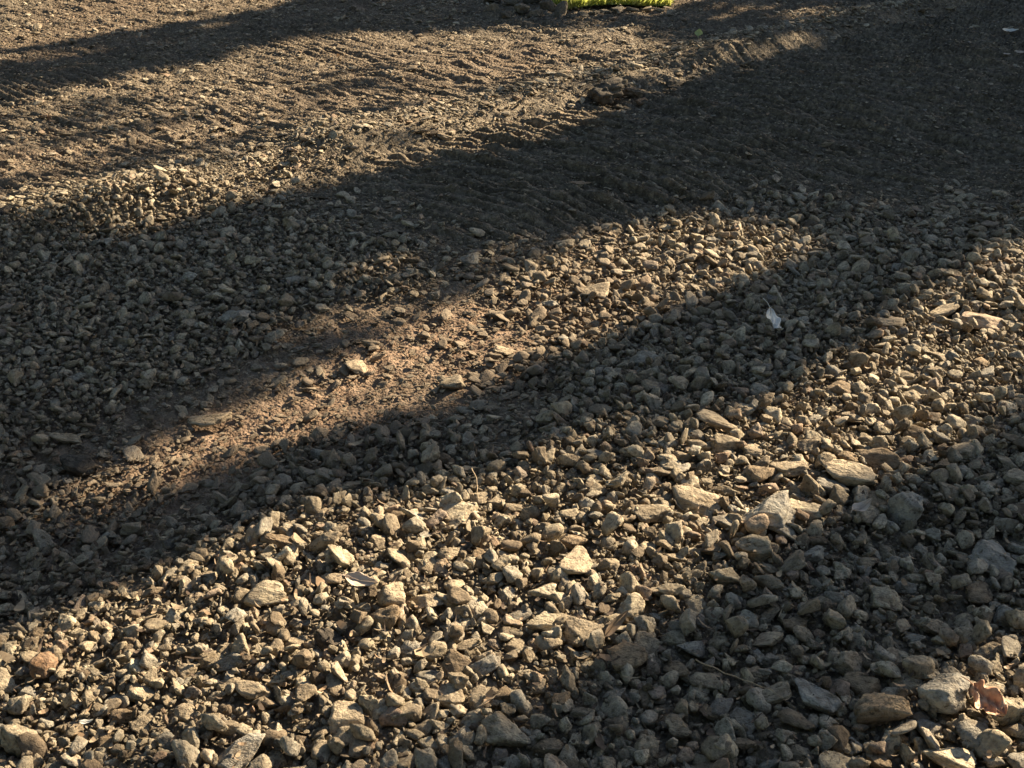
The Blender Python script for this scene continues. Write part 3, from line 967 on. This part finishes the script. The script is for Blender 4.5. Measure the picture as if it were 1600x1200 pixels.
def leaf_litter():
    """Crumbs of leaf, bark and straw caught between the stones: nobody could count them."""
    r = np.random.default_rng(321)
    n = 4200
    px = r.uniform(-30, 1630, n); py = 1230 - 1220 * r.random(n) ** 0.8
    x, y = at(px, py)
    lo = loose(x, y)
    z = height(x, y) + 0.004 + lo * r.uniform(.004, .03, n)
    L_ = r.uniform(.005, .020, n) * np.where(r.random(n) < .06, 2.4, 1); W_ = L_ * np.where(r.random(n) < .5, r.uniform(.06, .14, n), r.uniform(.3, .6, n))
    a = r.uniform(0, 6.283, n)
    d = np.stack([np.cos(a), np.sin(a), r.normal(0, .35, n)], 1); d /= np.linalg.norm(d, axis=1)[:, None]
    e = np.cross(d, np.stack([r.normal(0, .35, n), r.normal(0, .35, n), np.ones(n)], 1)); e /= np.linalg.norm(e, axis=1)[:, None]
    up = np.cross(e, d)
    c = np.stack([x, y, z], 1)
    rows = []
    for u, w, b in ((-.5, .5, .12), (-.15, 1, 0), (.2, .9, 0.02), (.5, .25, .16)):
        for sgn in (-1, 1):
            rows.append(c + d * (u * L_)[:, None] + e * (sgn * w * W_ / 2)[:, None] + up * (b * L_)[:, None])
    V = np.stack(rows, 1).reshape(-1, 3)
    k_ = np.arange(n)[:, None] * 8
    F = np.concatenate([k_ + np.array([[i, i + 1, i + 3, i + 2]]) for i in (0, 2, 4)])
    lm = mesh_from('leaf_litter', V, F, M_STRAW, False)
    lm.materials.append(M_TWIG); lm.materials.append(M_TAN_LEAF)
    lm.polygons.foreach_set('material_index', np.tile(r.choice([0, 1, 1, 2], n), 3).astype(np.int32))
    o = link('leaf_litter', lm)
    tag(o, 'crumbs of dry leaf and straw scattered over the gravel', 'leaf litter', kind='stuff')


leaf_litter()

# ------------------------------------------------------------------ the row of trees whose shade lies across the yard
AD = (math.sin(SUN_AZ), math.cos(SUN_AZ))
PD = (math.cos(SUN_AZ), -math.sin(SUN_AZ))
TE = math.tan(SUN_EL)
ROW = 13.5


def tree_row():
    r = np.random.default_rng(99)
    trunks = [(-9.6, 'casting shade past the top left of the gravel'), (-7.0, 'casting the narrow band of shade across the top left'),
              (-3.25, 'casting the wide shade across the middle of the yard'),
              (-2.08, 'casting the shade where the white leaf lies'), (-1.03, 'casting the shade over the bottom right corner'), (2.2, 'at the near end of the row')]
    n = 300000
    al = ROW + r.normal(0, .55, n).clip(-1.3, 1.3)
    pe = r.uniform(-11.5, 4.2, n)
    z = r.uniform(1.5, 8.2, n)
    sx_a = al - z / TE                                # where each leaf's shadow falls
    gx = sx_a * AD[0] + pe * PD[0]; gy = sx_a * AD[1] + pe * PD[1]
    for _ in range(3):
        sx_a = al - (z - np.where(gy > .3, height(gx, gy), 0) - .02) / TE
        gx = sx_a * AD[0] + pe * PD[0]; gy = sx_a * AD[1] + pe * PD[1]
    ppx, ppy = pix(gx, np.maximum(gy, 0.2))
    inview = (ppx > -150) & (ppx < 1750) & (ppy > -170) & (ppy < 1300) & (gy > 0.4)
    jx = gx + r.normal(0, .045, n) + .03 * N1(gx, gy, .3); jy = gy + r.normal(0, .045, n) + .03 * N2(gx, gy, .25)
    d = shade(jx, jy)
    for ox, oy in ((.055, 0), (-.055, 0), (0, .10), (0, -.10)):      # leaves and the sun's disc spread the shade: keep back from its edge
        d = np.minimum(d, shade(jx + ox * PD[0] + oy * AD[0], jy + ox * PD[1] + oy * AD[1]))
    clump = N4(pe * 1.0 + 3, z + sx_a * .0, .5) * .5 + N5(pe + 9, z, .22) * .5
    # half shade comes as dapples, not as an even veil
    dap = (N3(gx * PD[0] + gy * PD[1], (gx * AD[0] + gy * AD[1]) * .30, .075) + 0.5 * N2(gx, gy, .05)) * 0.5 + 0.5
    fleck = N5(gx * 1.0 + 40, gy, .10) + .5 * N4(gx, gy + 11, .05)
    pkeep = np.where(d > .98, np.where(fleck > 1.02, 0.0, 1.0), np.where(d < .02, 0.0, (dap < d).astype(float)))
    near = np.min(np.abs(pe[:, None] - np.array([t for t, _ in trunks])[None, :]), axis=1)
    crown = ((clump > -0.05) & (near < 1.1) & (z < 7.6 - .4 * near) & (z > 2.0)).astype(float) * .55
    pk = np.where(inview, pkeep, crown)
    top = z > 6.6 + .6 * N5(pe, z * 0, .8)
    pk = np.where(top & ~inview, 0, pk)
    m = r.random(n) < pk
    al, pe, z = al[m], pe[m], z[m]
    print('leaves', len(al))
    x = al * AD[0] + pe * PD[0]; y = al * AD[1] + pe * PD[1]
    # higher crowns added to close off bright sky, above the sun reaching the yard
    n2 = 42000
    pe2 = r.uniform(-12.5, 5.2, n2); z2 = r.uniform(6.2, 13.0, n2); al2 = ROW + r.normal(0, .9, n2).clip(-2, 2)
    near2 = np.min(np.abs(pe2[:, None] - np.array([t for t, _ in trunks])[None, :]), axis=1)
    g_a = al2 - z2 / TE
    q2 = pix(g_a * AD[0] + pe2 * PD[0], np.maximum(g_a * AD[1] + pe2 * PD[1], 0.2))
    vis = (q2[0] > -150) & (q2[0] < 1750) & (q2[1] > -70) & (q2[1] < 1300) & (g_a * AD[1] + pe2 * PD[1] > 0.4)
    cl2 = N4(pe2 + 30, z2, .9) + .6 * N5(pe2 + 17, z2 + 5, .35)
    ok2 = ~vis & (z2 < 12.2 - .9 * near2 ** 2 + N5(pe2, z2, 1.0)) & (cl2 > -.45)
    al = np.concatenate([al, al2[ok2]]); pe = np.concatenate([pe, pe2[ok2]]); z = np.concatenate([z, z2[ok2]])
    x = al * AD[0] + pe * PD[0]; y = al * AD[1] + pe * PD[1]
    which = np.argmin(np.abs(pe[:, None] - np.array([t for t, _ in trunks])[None, :]), axis=1)
    C = np.stack([x, y, z], 1)
    for ti, (tp, text) in enumerate(trunks):
        tx, ty = ROW * AD[0] + tp * PD[0], ROW * AD[1] + tp * PD[1]
        e = bpy.data.objects.new('tree', None)
        e.location = (tx, ty, 0)
        col.objects.link(e)
        tag(e, f'leafy tree {text}', 'tree', 'row of trees shading the yard')
        c = C[which == ti] - np.array([tx, ty, 0])
        nl = len(c)
        if not nl:
            continue
        # leaves: folded diamonds
        ln = r.uniform(.085, .125, nl) * np.where(c[:, 2] > 6.6, 1.6, 1.0); wd = ln * r.uniform(.55, .75, nl)
        A = r.normal(size=(nl, 3)); A[:, 2] -= .3; A /= np.linalg.norm(A, axis=1)[:, None]
        B = np.cross(A, r.normal(size=(nl, 3))); B /= np.linalg.norm(B, axis=1)[:, None]
        Nn = np.cross(A, B)
        V = np.stack([c - A * ln[:, None] / 2, c + B * wd[:, None] / 2 + Nn * wd[:, None] * .12, c + A * ln[:, None] / 2, c - B * wd[:, None] / 2 + Nn * wd[:, None] * .12], 1).reshape(-1, 3)
        F = np.arange(nl * 4).reshape(-1, 4)
        link('crown', mesh_from('crown', V, F, M_FOLIAGE, False), parent=e)
        hmax = 10.8
        path = [(0.05 * math.sin(i * 1.1 + ti), 0.05 * math.cos(i * .9 + ti), hmax * i / 9 - .1 * (i == 0)) for i in range(10)]
        v, f = tube(path, [.17 * (1 - .09 * i) for i in range(10)], 10)
        link('trunk', mesh_from('trunk', v, f, M_BARK), parent=e)
        # limbs reach for some of the leaves
        pick = r.choice(nl, min(46, nl), replace=False)
        for q in pick:
            g = c[q]
            zb = max(1.2, g[2] - .55 * math.hypot(g[0], g[1]) - .2)
            if zb > hmax - .3: zb = hmax - .3
            p0 = Vector((0, 0, zb)); p2 = Vector(g)
            p1 = p0.lerp(p2, .5) + Vector((0, 0, -.10))
            v, f = tube([p0, p1, p2], [.022, .014, .004], 6)
            link('limb', mesh_from('limb', v, f, M_BARK), parent=e)


tree_row()


def sky_blocking_trees():
    """Unseen tall trees added round the other sides to close off the open sky."""
    r = np.random.default_rng(7)
    nl = 9000
    blobs = r.normal(0, 1, (34, 3)) * np.array([1.5, 1.5, 2.6]) + np.array([0, 0, 6.6])
    blobs[:, 2] = blobs[:, 2].clip(2.2, 11.5)
    c = blobs[r.integers(0, 34, nl)] + r.normal(0, .5, (nl, 3))
    ln = r.uniform(.16, .26, nl); wd = ln * r.uniform(.5, .7, nl)
    A = r.normal(size=(nl, 3)); A /= np.linalg.norm(A, axis=1)[:, None]
    B = np.cross(A, r.normal(size=(nl, 3))); B /= np.linalg.norm(B, axis=1)[:, None]
    Nn = np.cross(A, B)
    V = np.stack([c - A * ln[:, None] / 2, c + B * wd[:, None] / 2 + Nn * wd[:, None] * .12, c + A * ln[:, None] / 2, c - B * wd[:, None] / 2 + Nn * wd[:, None] * .12], 1).reshape(-1, 3)
    crown = mesh_from('crown', V, np.arange(nl * 4).reshape(-1, 4), M_FOLIAGE, False)
    v, f = tube([(.06 * math.sin(i), .06 * math.cos(i * 1.3), 10 * i / 9 - .1 * (i == 0)) for i in range(10)], [.2 * (1 - .09 * i) for i in range(10)], 10)
    trunk = mesh_from('trunk', v, f, M_BARK)
    limbs = []
    for b in blobs:
        zb = max(1.6, min(9.5, b[2] - .6 * math.hypot(b[0], b[1]) - .2))
        p0, p2 = Vector((0, 0, zb)), Vector(b)
        v, f = tube([p0, p0.lerp(p2, .5) + Vector((0, 0, -.15)), p2], [.05, .03, .012], 6)
        limbs.append(mesh_from('limb', v, f, M_BARK))
    for x, y in [(-7.5, -4.5), (-3.6, -6.2), (0.4, -6.6), (4.3, -5.8), (7.6, -3.2), (-8.6, -0.6), (-9.0, 3.4), (-10.0, 7.4), (-9.0, 11.8), (-5.6, 15.0), (-1.2, 16.4)]:
        e = bpy.data.objects.new('tree', None)
        e.location = (x, y, 0)
        e.rotation_euler = (0, 0, r.uniform(0, 6.28))
        e.scale = (1.0, 1.0, r.uniform(.9, 1.15))
        col.objects.link(e)
        tag(e, 'unseen tall leafy tree added behind or left of the yard to dim skylight', 'tree', 'unseen trees added to close off the sky')
        link('crown', crown, parent=e)
        link('trunk', trunk, parent=e)
        for m in limbs:
            link('limb', m, parent=e)


sky_blocking_trees()
